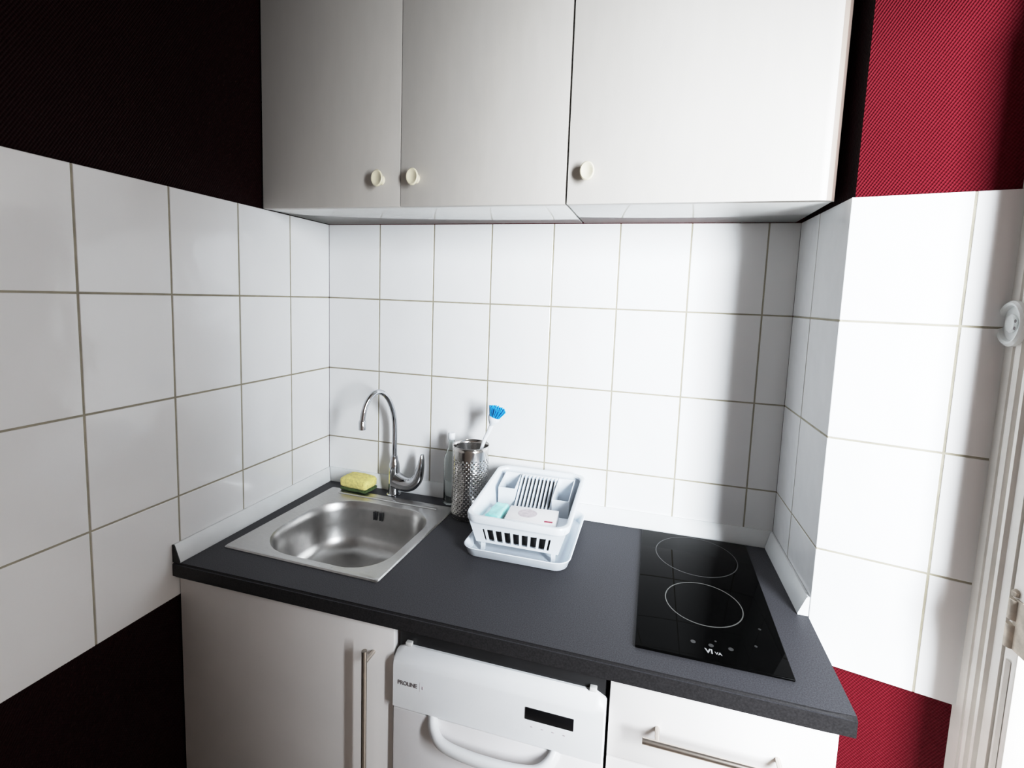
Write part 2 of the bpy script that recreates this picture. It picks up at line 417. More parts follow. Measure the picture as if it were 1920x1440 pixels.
# ------------------------------------------------------------------ worktop with the sink cut-out
SX0, SX1, SY0, SY1 = 0.062, 0.528, -0.523, -0.080
bm = bmesh.new()
hx0, hx1, hy0, hy1 = SX0 + 0.02, SX1 - 0.02, SY0 + 0.02, SY1 - 0.02
def slab_ring(bm, z0, z1):
    O = [(0.001, CD), (PF[0] - 0.001, CD), (PF[0] - 0.001, PF[1]), (XR - 0.001, -0.001), (0.001, -0.001)]
    I = [(hx0, hy0), (hx1, hy0), (hx1, hy1), (hx0, hy1)]
    V = {}
    for k, z in enumerate((z0, z1)):
        V['O', k] = [bm.verts.new((x, y, z)) for x, y in O]; V['I', k] = [bm.verts.new((x, y, z)) for x, y in I]
    for k in (0, 1):
        o, i = V['O', k], V['I', k]
        fs = [(o[0], o[1], i[1], i[0]), (o[1], o[2], o[3], i[2], i[1]), (o[3], o[4], i[3], i[2]), (o[4], o[0], i[0], i[3])]
        for f in fs: bm.faces.new(f if k else f[::-1])
    for key, n in (('O', 5), ('I', 4)):
        for j in range(n):
            bm.faces.new((V[key, 0][j], V[key, 0][(j + 1) % n], V[key, 1][(j + 1) % n], V[key, 1][j]))
slab_ring(bm, ZT - 0.04, ZT)
es = [e for e in bm.edges if all(abs(v.co.y - CD) < 1e-5 for v in e.verts) and abs(e.verts[0].co.z - e.verts[1].co.z) < 1e-5]
bmesh.ops.bevel(bm, geom=es, offset=0.005, segments=3, affect='EDGES')
wt = obj('worktop', bm, M['worktop'], None, 30)
wt.data.materials.append(M['edge'])
for p_ in wt.data.polygons:
    if p_.normal.y < -0.5 and p_.center.y < CD + 0.02: p_.material_index = 1
tag(wt, 'long charcoal laminate worktop spanning sink, dishwasher and drawer unit', 'worktop')

# upstand strips round the worktop (triangular moulding)
UZ = 0.945
def upstand(name, label, path_lo, path_hi, inward):
    """strip between two wall points, profile grows out of the wall"""
    a, b = Vector((*path_lo, 0)), Vector((*path_hi, 0)); n = Vector((*inward, 0)).normalized()
    prof = [(0.0008, ZT + 0.0005), (0.022, ZT + 0.0005), (0.0225, ZT + 0.004), (0.0075, UZ - 0.003), (0.005, UZ), (0.0008, UZ)]
    bm = bmesh.new()
    m1 = [a + n * d_ + Vector((0, 0, z)) for d_, z in prof]; m2 = [b + n * d_ + Vector((0, 0, z)) for d_, z in prof]
    return bm, m1, m2, prof
def up_make(label, a, b, n, mitre0, mitre1):
    a, b, n = Vector((*a, 0)), Vector((*b, 0)), Vector((*n, 0)).normalized()
    d = (b - a).normalized()
    prof = [(0.0008, ZT + 0.0005), (0.022, ZT + 0.0005), (0.0225, ZT + 0.004), (0.0075, UZ - 0.003), (0.005, UZ), (0.0008, UZ)]
    bm = bmesh.new()
    loft(bm, [[a + n * p + d * (p + 0.0008) * mitre0 + Vector((0, 0, z)) for p, z in prof], [b + n * p - d * (p + 0.0008) * mitre1 + Vector((0, 0, z)) for p, z in prof]])
    return tag(obj('worktop_upstand', bm, M['upstand'], None, 30), label, 'upstand', 'upstand strips round the worktop')
lu = up_make('grey-white upstand strip along the left tiled wall beside the sink', (0, CD + 0.004), (0, 0), (1, 0), 0, 1)
bm = bmesh.new()
loft(bm, [[(d_, y, z) for d_, z in ((0.0008, ZT + 0.0005), (0.0225, ZT + 0.0005), (0.0225, ZT + 0.004), (0.0075, UZ - 0.003), (0.005, UZ), (0.0008, UZ))] for y in (CD + 0.001, CD + 0.0038)])
obj('end_cap', bm, M['edge'], lu, 0)
up_make('grey-white upstand strip along the back wall behind sink, rack and hob', (0, 0), (XR, 0), (0, -1), 1, 1)
up_make('grey-white upstand strip along the pillar side, right of the hob', (XR - 0.0005, 0), (PF[0] - 0.0005, PF[1] + 0.001), (sn.x, sn.y), 1, 0)

# ------------------------------------------------------------------ base units
YF = -0.598
def bar_handle(p0, p1, posts, out, r=0.006):
    bm = bmesh.new()
    tube(bm, [p0, p1], r, 16)
    for q in posts:
        tube(bm, [q, (q[0], out, q[2])], r * 0.75, 12)
    return bm
# sink cabinet
t = thing('base_cabinet', 'white base cabinet under the sink with one long vertical bar handle', 'cabinet', (0.302, -0.3, 0))
bm = bmesh.new()
for b in ((0.003, 0.019, -0.578, -0.005, 0.1, 0.859), (0.5905, 0.6065, -0.578, -0.005, 0.1, 0.859), (0.0195, 0.59, -0.578, -0.005, 0.1, 0.116), (0.0195, 0.59, -0.012, -0.005, 0.1165, 0.859)):
    box(bm, *b)
obj('carcass', bm, M['carcass'], t)
bm = bmesh.new(); box(bm, 0.004, 0.606, YF, -0.579, 0.105, 0.852, 0.0015)
dr = obj('door', bm, M['laminate_low'], t)
HX, HY = 0.556, -0.636
bm = bar_handle((HX, HY, 0.815), (HX, HY, 0.44), [(HX, HY, 0.786), (HX, HY, 0.47)], YF)
bmesh.ops.translate(bm, verts=bm.verts, vec=-Vector(t.location)); k = obj('handle', bm, M['handle'], None); k.parent = dr
bm = bmesh.new(); box(bm, 0.004, 0.606, -0.53, -0.515, 0.0, 0.099); obj('plinth', bm, M['carcass'], t)

# dishwasher
t = thing('dishwasher', 'white slimline dishwasher with small black display, under the worktop between the two cabinets', 'dishwasher', (0.841, -0.3, 0))
X0, X1 = 0.613, 1.070
bm = bmesh.new(); box(bm, X0 + 0.003, X1 - 0.003, -0.5895, -0.02, 0.012, 0.854, 0.003); obj('body', bm, M['black'], t)
bm = bmesh.new()      # console: flat fascia with a sloping top and clipped corners
pz = [(-0.590, 0.683), (-0.612, 0.683), (-0.618, 0.689), (-0.618, 0.786), (-0.615, 0.795), (-0.598, 0.817), (-0.595, 0.819), (-0.590, 0.819)]
rings = []
for x, sh in ((X0, 0.014), (X0 + 0.003, 0.010), (X0 + 0.022, 0.0), (X1 - 0.022, 0.0), (X1 - 0.003, 0.010), (X1, 0.014)):
    rings.append([(x, y + (0.004 if y < -0.6 and sh > 0.01 else 0), z - (sh if z > 0.81 else 0)) for y, z in pz])
loft(bm, rings); obj('console', bm, M['appliance_hi'], t, 25)

bm = bmesh.new(); box(bm, X0, X1, -0.612, -0.590, 0.13, 0.681, 0.004); obj('door', bm, M['appliance'], t)
bm = bmesh.new(); box(bm, X0 + 0.01, X1 - 0.01, -0.6, -0.590, 0.012, 0.128); obj('kick_plate', bm, M['appliance'], t)
# bowed grip
ctrl = [(0.706, -0.606, 0.680), (0.716, -0.622, 0.664), (0.742, -0.636, 0.650), (0.80, -0.642, 0.645), (0.884, -0.642, 0.645), (0.941, -0.636, 0.650), (0.967, -0.622, 0.664), (0.977, -0.606, 0.680)]
bm = bmesh.new(); tube(bm, smooth_path(ctrl, 6), (0.016, 0.011), 16); obj('handle', bm, M['appliance_hi'], t)
bm = bmesh.new(); box(bm, 0.9125, 1.0105, -0.6195, -0.617, 0.7425, 0.768, 0.0006); obj('display', bm, M['display'], t)
bm = bmesh.new()
for k in range(4): box(bm, 0.925 + 0.022 * k, 0.929 + 0.022 * k, -0.6187, -0.617, 0.727, 0.729)
obj('button_marks', bm, M['print_grey'], t)
bm = text_bm('PROLINE', 0.0125, Matrix.Translation((0.627, -0.6183, 0.744)) @ FACE_FRONT, bold=0.0004, spacing=0.92); obj('lettering', bm, M['ink'], t, 0)
bm = bmesh.new(); box(bm, 0.6795, 0.6800, -0.6184, -0.617, 0.738, 0.759); box(bm, 0.6845, 0.6875, -0.6185, -0.617, 0.744, 0.751, 0.0003); obj('indicator', bm, M['print_grey'], t)
for a in (X0 + 0.022, X1 - 0.034):
    bm = bmesh.new(); box(bm, a, a + 0.014, -0.600, -0.590, 0.8195, 0.828, 0.001); obj('fixing_bracket', bm, M['carcass'], t)

# drawer unit
t = thing('drawer_unit', 'white drawer unit under the hob with a horizontal bar handle', 'cabinet', (1.27, -0.3, 0))
X0, X1 = 1.0755, 1.4665
bm = bmesh.new()
for b in ((X0, X0 + 0.016, -0.578, -0.005, 0.1, 0.859), (X1 - 0.016, X1, -0.578, -0.005, 0.1, 0.859), (X0 + 0.0165, X1 - 0.0165, -0.578, -0.005, 0.1, 0.116), (X0 + 0.0165, X1 - 0.0165, -0.012, -0.005, 0.117, 0.859), (X0 + 0.0165, X1 - 0.0165, -0.57, -0.4, 0.845, 0.859)):
    box(bm, *b)
obj('carcass', bm, M['carcass'], t)
for (z0, z1, hz) in ((0.694, 0.855, 0.777), (0.405, 0.690, 0.62), (0.105, 0.401, 0.34)):
    bm = bmesh.new(); box(bm, X0, X1, YF, -0.579, z0, z1, 0.0015)
    dr = obj('drawer', bm, M['laminate_low'], t)
    bm = bar_handle((1.140, -0.634, hz), (1.402, -0.634, hz), [(1.167, -0.634, hz), (1.375, -0.634, hz)], YF)
    bmesh.ops.translate(bm, verts=bm.verts, vec=-Vector(t.location)); k = obj('handle', bm, M['handle'], None); k.parent = dr
bm = bmesh.new(); box(bm, X0, X1, -0.53, -0.515, 0.0, 0.099); obj('plinth', bm, M['carcass'], t)

# ------------------------------------------------------------------ sink
sk = thing('sink', 'square stainless steel inset sink in the left end of the worktop', 'sink', (0.295, -0.3015, ZT), rz=math.radians(-1.6))
BX0, BX1, BY0, BY1, BR = 0.112, 0.496, -0.494, -0.142, [0.10, 0.13, 0.13, 0.10]
zr = ZT + 0.004
bm = bmesh.new()
NS = 8
def rr(x0, x1, y0, y1, r, z): return rrect(x0, x1, y0, y1, r, z, NS)
def scale_ring(d, z, k=1.0):
    r = [max(0.02, q - d * 0.6) for q in BR]
    return rr(BX0 + d, BX1 - d, BY0 + d, BY1 - d, r, z)
rings = [rr(SX0, SX1, SY0, SY1, 0.008, ZT + 0.0004), rr(SX0, SX1, SY0, SY1, 0.008, ZT + 0.002), rr(SX0 + 0.003, SX1 - 0.003, SY0 + 0.003, SY1 - 0.003, 0.008, zr + 0.001),
         rr(SX0 + 0.008, SX1 - 0.008, SY0 + 0.008, SY1 - 0.008, 0.008, zr + 0.001), rr(SX0 + 0.013, SX1 - 0.013, SY0 + 0.013, SY1 - 0.013, 0.008, zr - 0.0012),
         scale_ring(-0.006, zr - 0.0016), scale_ring(-0.001, zr - 0.003)]
loft(bm, rings, False, False)
# raised tap ledge rib along the back
tube(bm, [(SX0 + 0.05, SY1 - 0.030, zr - 0.001), (SX1 - 0.05, SY1 - 0.030, zr - 0.001)], [(0.0032, 0.007)] * 2, 10)
rim = obj('rim', bm, M['steel'], sk, 40)
bm = bmesh.new()
prof = [(-0.001, zr - 0.003), (0.003, zr - 0.010), (0.006, zr - 0.03), (0.010, zr - 0.07), (0.016, zr - 0.11), (0.026, zr - 0.135), (0.042, zr - 0.148), (0.065, zr - 0.153)]
rings = [scale_ring(d_, z) for d_, z in prof]
cx, cy = (BX0 + BX1) / 2, (BY0 + BY1) / 2
n_ = len(rings[0])
last = rings[-1]
for s, dz in ((0.6, -0.0035), (0.22, -0.007), (0.2, -0.010)):
    rings.append([(cx + (x - cx) * s, cy + (y - cy) * s, zr - 0.153 + dz) for x, y, z in last])
loft(bm, rings, False, False)
obj('basin', bm, M['basin'], sk, 60)
bm = bmesh.new(); lathe(bm, (cx, cy, zr - 0.166), [(0.048, 0), (0.048, 0.0035), (0.042, 0.0052), (0.034, 0.003), (0.0005, 0.002)], 32); obj('drain', bm, M['chrome'], sk)
bm = bmesh.new()
for xx in (0.273, 0.295):
    box(bm, xx, xx + 0.006, BY1 - 0.0135, BY1 - 0.0085, zr - 0.052, zr - 0.024, 0.002); box(bm, xx + 0.008, xx + 0.0135, BY1 - 0.0135, BY1 - 0.0085, zr - 0.052, zr - 0.024, 0.002)
obj('overflow', bm, M['black'], sk)

# ------------------------------------------------------------------ tap
FX, FY = 0.293, -0.050
t = thing('tap', 'chrome single-lever kitchen tap with swan-neck spout behind the sink', 'tap', (FX, FY, ZT))
bm = bmesh.new()
lathe(bm, (FX, FY, ZT), [(0.0245, 0.0005), (0.0245, 0.004), (0.021, 0.007), (0.019, 0.02), (0.0185, 0.07), (0.018, 0.10), (0.0165, 0.112), (0.013, 0.122), (0.0118, 0.135)], 32)
obj('body', bm, M['chrome'], t)
ax = (-0.048, -0.118)   # reach of the spout in plan
def sp(s, z): return (FX + ax[0] * s, FY + ax[1] * s, z)
path = [sp(0, 1.03), sp(0, 1.07), sp(0, 1.12), sp(0.02, 1.165), sp(0.10, 1.205), sp(0.26, 1.243), sp(0.48, 1.263), sp(0.70, 1.258), sp(0.88, 1.232), sp(0.97, 1.200), sp(1.0, 1.172)]
bm = bmesh.new(); tube(bm, smooth_path(path, 6), 0.0088, 18); obj('spout', bm, M['chrome'], t)
bm = bmesh.new(); e = sp(1.0, 0); lathe(bm, (e[0], e[1], 1.150), [(0.0095, 0), (0.0112, 0.001), (0.0112, 0.026), (0.0090, 0.030)], 24); obj('aerator', bm, M['chrome'], t)
# lever: thick bulb to the right of the body, tip curling up
lp = smooth_path([(FX + 0.006, FY, 0.952), (FX + 0.035, FY - 0.002, 0.944), (FX + 0.065, FY - 0.004, 0.946), (FX + 0.088, FY - 0.006, 0.966), (FX + 0.099, FY - 0.007, 1.000), (FX + 0.104, FY - 0.007, 1.032), (FX + 0.106, FY - 0.006, 1.055)], 6)
rad = []
for i in range(len(lp)):
    s = i / (len(lp) - 1)
    rad.append((0.026 * (1 - s) ** 0.8 + 0.0038, 0.022 * (1 - s) ** 0.8 + 0.0062))
bm = bmesh.new(); tube(bm, lp, rad, 18); obj('lever', bm, M['chrome'], t, 60)

# ------------------------------------------------------------------ sponge
t = thing('sponge', 'yellow cleaning sponge with dark green scouring side, on the ledge left of the tap', 'sponge', (0.163, -0.058, ZT + 0.0062), rz=math.radians(-6))
def blob(x0, x1, y0, y1, z0, z1, r, wob):
    bm = bmesh.new(); box(bm, x0, x1, y0, y1, z0, z1, r, 3)
    bmesh.ops.subdivide_edges(bm, edges=[e for e in bm.edges if e.calc_length() > 0.02], cuts=5, use_grid_fill=True)
    for v in bm.verts:
        v.co += Vector((random.uniform(-1, 1), random.uniform(-1, 1), random.uniform(-1, 1))) * wob
    return bm
sx, sy, sz = t.location
bm = blob(sx - 0.053, sx + 0.053, sy - 0.036, sy + 0.030, sz, sz + 0.010, 0.004, 0.0012); obj('scourer', bm, M['green'], t, 60)
bm = blob(sx - 0.055, sx + 0.055, sy - 0.037, sy + 0.031, sz + 0.0102, sz + 0.042, 0.010, 0.0012)
for v in bm.verts: v.co.z += 0.004 * math.cos((v.co.x - sx) * 26) * (1 if v.co.z > sz + 0.03 else 0)
obj('foam', bm, M['yellow'], t, 60)

# ------------------------------------------------------------------ bottle
t = thing('bottle', 'small clear glass bottle standing between the tap and the perforated steel holder', 'bottle', (0.500, -0.049, ZT))
bm = bmesh.new()
outer = [(0.019, 0.0005), (0.0225, 0.003), (0.023, 0.012), (0.023, 0.145), (0.021, 0.162), (0.013, 0.182), (0.0095, 0.195), (0.0095, 0.220)]
inner = [(0.0075, 0.220), (0.0075, 0.195), (0.011, 0.181), (0.019, 0.161), (0.0208, 0.145), (0.0208, 0.014), (0.018, 0.008), (0.0005, 0.007)]
lathe(bm, (0.500, -0.049, ZT), outer + inner, 28); obj('glass', bm, M['glass'], t, 50)
bm = bmesh.new(); lathe(bm, (0.500, -0.049, ZT + 0.2165), [(0.0108, 0), (0.0115, 0.001), (0.0115, 0.020), (0.010, 0.0225), (0.0005, 0.0228)], 24); obj('cap', bm, M['white_pl'], t)

# ------------------------------------------------------------------ perforated utensil holder
CX, CY, CR, CH = 0.590, -0.108, 0.0565, 0.226
t = thing('utensil_holder', 'tall perforated stainless steel utensil holder beside the dish rack', 'utensil holder', (CX, CY, ZT))
bm = bmesh.new()
nc, nr = 52, 26
zz = [0.004, 0.016] + [0.016 + (CH - 0.052) * (j + 1) / nr for j in range(nr)] + [CH - 0.012, CH]
grid = []
for z in zz:
    grid.append([bm.verts.new((CX + CR * math.cos(2 * PI * i / nc), CY + CR * math.sin(2 * PI * i / nc), ZT + z)) for i in range(nc)])
holes = []
for j in range(len(zz) - 1):
    for i in range(nc):
        f = bm.faces.new((grid[j][i], grid[j][(i + 1) % nc], grid[j + 1][(i + 1) % nc], grid[j + 1][i]))
        if 1 <= j <= nr and (i + j) % 2 == 0: holes.append(f)
for f in holes:
    c = f.calc_center_median()
    vs = list(f.verts)
    e01 = [(a.co + b.co) / 2 for a, b in zip(vs, vs[1:] + vs[:1])]
    pts = []
    for k in range(4):
        pts.append(c + (e01[k] - c) * 0.62); pts.append(c + (vs[(k + 1) % 4].co - c) * 0.46)
    inner_v = [bm.verts.new(p) for p in pts]          # an eight-sided hole
    bm.faces.remove(f)
    for k in range(4):
        a, b = vs[k], vs[(k + 1) % 4]
        m_ = inner_v[2 * k]; p_ = inner_v[2 * k - 1]; q_ = inner_v[2 * k + 1]
        bm.faces.new((a, m_, p_)); bm.faces.new((a, b, m_)); bm.faces.new((b, q_, m_))
o = obj('perforated_cylinder', bm, M['can'], t, 60)
md = o.modifiers.new('thickness', 'SOLIDIFY'); md.thickness = 0.0009; md.offset = -1
bm = bmesh.new(); lathe(bm, (CX, CY, ZT), [(CR - 0.003, 0.0005), (CR, 0.002), (CR, 0.0042), (CR - 0.004, 0.0055), (0.0005, 0.0055)], 40); obj('base', bm, M['can'], t)
bm = bmesh.new()
loft(bm, [[(CX + (CR + 0.0012 * math.cos(a)) * math.cos(2 * PI * i / 48), CY + (CR + 0.0012 * math.cos(a)) * math.sin(2 * PI * i / 48), ZT + CH + 0.0012 * math.sin(a)) for i in range(48)] for a in [2 * PI * k / 8 for k in range(9)]], False, False)
obj('rolled_rim', bm, M['can'], t, 80)

# dish brush leaning in it
t = thing('dish_brush', 'white dish brush with blue bristles standing in the steel utensil holder', 'brush', (0.600, -0.112, ZT + 0.006))
bp = smooth_path([(0.583, -0.118, 0.909), (0.600, -0.112, 1.02), (0.628, -0.100, 1.135), (0.640, -0.096, 1.165), (0.6505, -0.094, 1.192)], 6)
bm = bmesh.new(); tube(bm, bp, [(0.0032 + 0.0035 * min(1, i / 18), 0.0032 + 0.0018 * min(1, i / 18)) for i in range(len(bp))], 14)
obj('handle', bm, M['white_pl'], t, 60)
hc = Vector((0.657, -0.095, 1.212)); hd = Vector((0.33, 0.05, 0.9)).normalized()
def disc_dir(bm, c, d_, prof, n=24):
    a = d_.orthogonal().normalized(); b = d_.cross(a)
    loft(bm, [[c + d_ * h_ + a * r * math.cos(2 * PI * i / n) + b * r * math.sin(2 * PI * i / n) for i in range(n)] for r, h_ in prof])
bm = bmesh.new(); disc_dir(bm, hc, hd, [(0.006, -0.022), (0.014, -0.010), (0.019, 0.0), (0.019, 0.006), (0.0005, 0.007)]); obj('head', bm, M['white_pl'], t, 50)
bm = bmesh.new()
a_ = hd.orthogonal().normalized(); b_ = hd.cross(a_)
for k in range(60):
    r = 0.0165 * math.sqrt((k + 0.5) / 60); th = k * 2.39996
    p = hc + a_ * r * math.cos(th) + b_ * r * math.sin(th) + hd * 0.0065
    q = p + (hd + (a_ * math.cos(th) + b_ * math.sin(th)) * 0.45 * r / 0.0165).normalized() * random.uniform(0.026, 0.034)
    tube(bm, [p, q], [0.0016, 0.0019], 5)
br = obj('bristles', bm, M['blue'], t, 60)

# ------------------------------------------------------------------ drip tray and dish rack
RX0, RX1, RY0, RY1 = 0.662, 0.944, -0.347, -0.030
t = thing('drip_tray', 'shallow white plastic drip tray underneath the dish rack', 'tray', (0.80, -0.19, ZT))
bm = bmesh.new()
o_ = [rrect(RX0 + 0.016, RX1 - 0.016, RY0 + 0.012, RY1 - 0.012, 0.03, ZT + 0.0005), rrect(RX0 + 0.006, RX1 - 0.006, RY0, RY1 - 0.004, 0.034, ZT + 0.006), rrect(RX0, RX1, RY0 - 0.006, RY1, 0.036, ZT + 0.026), rrect(RX0 - 0.003, RX1 + 0.003, RY0 - 0.009, RY1 + 0.002, 0.038, ZT + 0.029),
      rrect(RX0 - 0.001, RX1 + 0.001, RY0 - 0.007, RY1, 0.037, ZT + 0.0305), rrect(RX0 + 0.004, RX1 - 0.004, RY0 - 0.002, RY1 - 0.004, 0.034, ZT + 0.028), rrect(RX0 + 0.012, RX1 - 0.012, RY0 + 0.006, RY1 - 0.012, 0.03, ZT + 0.006), rrect(RX0 + 0.03, RX1 - 0.03, RY0 + 0.02, RY1 - 0.03, 0.02, ZT + 0.004)]
loft(bm, o_)
tr = obj('tray', bm, M['plastic'], t, 50)

rk = thing('dish_rack', 'white plastic dish rack with slotted front on the worktop, between steel holder and hob', 'dish rack', (0.80, -0.19, ZT + 0.005))
BZ, TZ = 0.9345, 1.014            # basket floor / front rim
def rimz(y):                      # the rim sweeps up towards the back
    s = max(0, min(1, (y - RY0) / (RY1 - RY0))); s = s * s * (3 - 2 * s)
    return TZ + 0.032 * s
# rolled rim
bm = bmesh.new()
base = rrect(RX0 + 0.004, RX1 - 0.004, RY0, RY1, 0.034, 0, 8)
n_ = len(base)
cxr, cyr = (RX0 + RX1) / 2, (RY0 + RY1) / 2
def off(p, d_):
    x, y, _ = p
    v = Vector((x - cxr, y - cyr)); 
    sxx = 1 + d_ / (RX1 - RX0) * 2; syy = 1 + d_ / (RY1 - RY0) * 2
    return cxr + v.x * sxx, cyr + v.y * syy
rings = []
for d_, dz in ((0.0, -0.016), (0.002, -0.003), (0.0, 0.002), (-0.006, 0.003), (-0.011, 0.000), (-0.012, -0.006), (-0.0095, -0.007), (-0.008, -0.003), (-0.004, -0.003), (-0.003, -0.016)):
    r = []
    for p in base:
        x, y = off(p, d_); r.append((x, y, rimz(p[1]) + dz))
    rings.append(r)
rings.append(rings[0])
loft(bm, rings, False, False); bmesh.ops.remove_doubles(bm, verts=bm.verts, dist=1e-5)
obj('rim', bm, M['plastic'], rk, 50)
# side and back walls, tapering down to the floor
def wall_strip(bm, a_top, b_top, a_bot, b_bot, th):
    """panel between two top points and two bottom points with thickness vector th"""
    th = Vector(th); P = [Vector(q) for q in (a_top, b_top, b_bot, a_bot)]
    loft(bm, [P, [q + th for q in P]])
ix0, ix1, iy0, iy1 = RX0 + 0.011, RX1 - 0.011, RY0 + 0.008, RY1 - 0.008
bx0, bx1, by0, by1 = RX0 + 0.030, RX1 - 0.030, RY0 + 0.026, RY1 - 0.020
bm = bmesh.new()
for (xa, xb, th) in ((ix0, bx0, 0.0025), (ix1, bx1, -0.0025)):
    N_ = 8
    top = [(xa, iy0 + (iy1 - iy0) * k / N_, rimz(iy0 + (iy1 - iy0) * k / N_) - 0.004) for k in range(N_ + 1)]
    bot = [(xb, by0 + (by1 - by0) * k / N_, BZ) for k in range(N_ + 1)]
    loft(bm, [top + bot[::-1], [(x + th, y, z) for x, y, z in top + bot[::-1]]])
wall_strip(bm, (ix0, iy1, rimz(iy1) - 0.004), (ix1, iy1, rimz(iy1) - 0.004), (bx0, by1, BZ), (bx1, by1, BZ), (0, -0.0025, 0))
obj('basket_wall', bm, M['plastic'], rk, 30)
# slotted front
bm = bmesh.new()
def fr(s, h):   # s across 0..1, h 0 bottom..1 top
    x = (bx0 * (1 - h) + ix0 * h) * (1 - s) + (bx1 * (1 - h) + ix1 * h) * s
    y = by0 * (1 - h) + iy0 * h
    return Vector((x, y, BZ * (1 - h) + (TZ - 0.006) * h))
def fpanel(s0, s1, h0, h1):
    P = [fr(s0, h0), fr(s1, h0), fr(s1, h1), fr(s0, h1)]
    loft(bm, [P, [p + Vector((0, 0.0028, 0)) for p in P]])
fpanel(0, 1, 0, 0.10); fpanel(0, 1, 0.58, 1)
NSL = 9
for k in range(NSL + 1):
    c = 0.06 + 0.88 * k / NSL
    w_ = 0.014 if 0 < k < NSL else 0.06
    fpanel(max(0, c - w_), min(1, c + w_), 0.10, 0.58)
obj('slotted_front', bm, M['plastic'], rk, 20)
# floor as spaced slats
FZ = 0.976                        # raised solid floor of the front half
bm = bmesh.new()
fx = (FZ - BZ) / (TZ - 0.006 - BZ)
prism(bm, [(bx0 * (1 - fx) + ix0 * fx + 0.003, by0 * (1 - fx) + iy0 * fx + 0.004), (bx1 * (1 - fx) + ix1 * fx - 0.003, by0 * (1 - fx) + iy0 * fx + 0.004), (bx1 * (1 - fx) + ix1 * fx - 0.003, -0.196), (bx0 * (1 - fx) + ix0 * fx + 0.003, -0.196)], FZ - 0.0025, FZ)
for k in range(9):
    x = bx0 + (bx1 - bx0) * (k + 0.5) / 9
    box(bm, x - 0.0015, x + 0.0015, -0.30, -0.2, BZ + 0.004, FZ - 0.003)
obj('raised_floor', bm, M['plastic'], rk, 20)
bm = bmesh.new(); box(bm, bx0 + 0.004, bx1 - 0.004, by0 + 0.012, by0 + 0.014, BZ + 0.004, FZ - 0.003); obj('slot_shade', bm, M['black'], rk, 0)  # black sheet painted in as the shade behind the slots
bm = bmesh.new()
for k in range(12):
    x = bx0 + (bx1 - bx0) * (k + 0.5) / 12
    box(bm, x - 0.006, x + 0.006, by0, by1, BZ, BZ + 0.003)
for y in (by0 + 0.001, (by0 + by1) / 2, by1 - 0.008): box(bm, bx0, bx1, y, y + 0.008, BZ, BZ + 0.0028)
for x, y in ((bx0 + 0.01, by0 + 0.01), (bx1 - 0.02, by0 + 0.01), (bx0 + 0.01, by1 - 0.02), (bx1 - 0.02, by1 - 0.02)): box(bm, x, x + 0.01, y, y + 0.01, ZT + 0.0065, BZ)
obj('floor_slats', bm, M['plastic'], rk, 20)
# cutlery pockets at the back corners
def pocket(x0, x1, y0, y1, z0, zf, zb):
    bm = bmesh.new(); th = 0.0025
    def ring(ins, zfr, zbk): 
        return [(x0 + ins, y0 + ins, zfr), (x1 - ins, y0 + ins, zfr), (x1 - ins, y1 - ins, zbk), (x0 + ins, y1 - ins, zbk)]
    loft(bm, [ring(0, z0, z0), ring(0, zf, zb), ring(th, zf, zb), ring(th, z0 + th, z0 + th)])
    return bm
obj('cutlery_pocket', pocket(0.694, 0.746, -0.142, -0.0635, BZ + 0.0035, 1.018, 1.040), M['plastic'], rk, 20)
obj('cutlery_pocket', pocket(0.862, 0.912, -0.165, -0.0635, BZ + 0.0035, 1.012, 1.040), M['plastic'], rk, 20)
# plate comb between the pockets
bm = bmesh.new()
NF = 10
for k in range(NF):
    x = 0.752 + (0.856 - 0.752) * k / (NF - 1)
    pts = [(-0.066, 1.040), (-0.078, 1.040), (-0.190, 0.952), (-0.190, BZ + 0.004), (-0.182, BZ + 0.004), (-0.066, 1.026)]
    prism(bm, pts, x - 0.0022, x + 0.0022, 'x')
box(bm, 0.748, 0.860, -0.073, -0.063, 1.030, 1.0405, 0.001); box(bm, 0.748, 0.860, -0.193, -0.183, BZ + 0.004, BZ + 0.012)
obj('plate_comb', bm, M['plastic'], rk, 20)
bm = bmesh.new(); box(bm, 0.749, 0.859, -0.0625, -0.0605, BZ + 0.006, 1.028); obj('comb_shade', bm, M['black'], rk, 20)  # black sheet standing in for the shade between the fins

# two packets lying in the front of the rack
bz = FZ + 0.0005
t = thing('carton', 'white carton with a grey round print and small red mark, lying in the dish rack', 'carton', (0.828, -0.262, bz), rz=math.radians(4))
bm = bmesh.new(); box(bm, 0.760, 0.896, -0.300, -0.215, bz, bz + 0.026, 0.002); obj('box', bm, M['carton'], t)
bm = bmesh.new(); lathe(bm, (0.815, -0.256, bz + 0.0261), [(0.026, 0), (0.026, 0.0004), (0.0005, 0.0004)], 32); obj('round_print', bm, M['print_grey'], t)
bm = bmesh.new(); box(bm, 0.866, 0.888, -0.2965, -0.2885, bz + 0.026, bz + 0.0266); obj('red_mark', bm, M['print_red'], t)
t = thing('packet', 'pale turquoise plastic packet at the left in the dish rack', 'packet', (0.727, -0.265, bz + 0.001), rz=math.radians(-3))
bm = bmesh.new(); box(bm, 0.706, 0.748, -0.300, -0.205, bz + 0.001, bz + 0.025, 0.008, 3)
bmesh.ops.subdivide_edges(bm, edges=[e for e in bm.edges if e.calc_length() > 0.025], cuts=4, use_grid_fill=True)
for v in bm.verts: v.co += Vector((random.uniform(-1, 1), random.uniform(-1, 1), random.uniform(-1, 0.5))) * 0.0015
obj('wrapper', bm, M['teal'], t, 60)

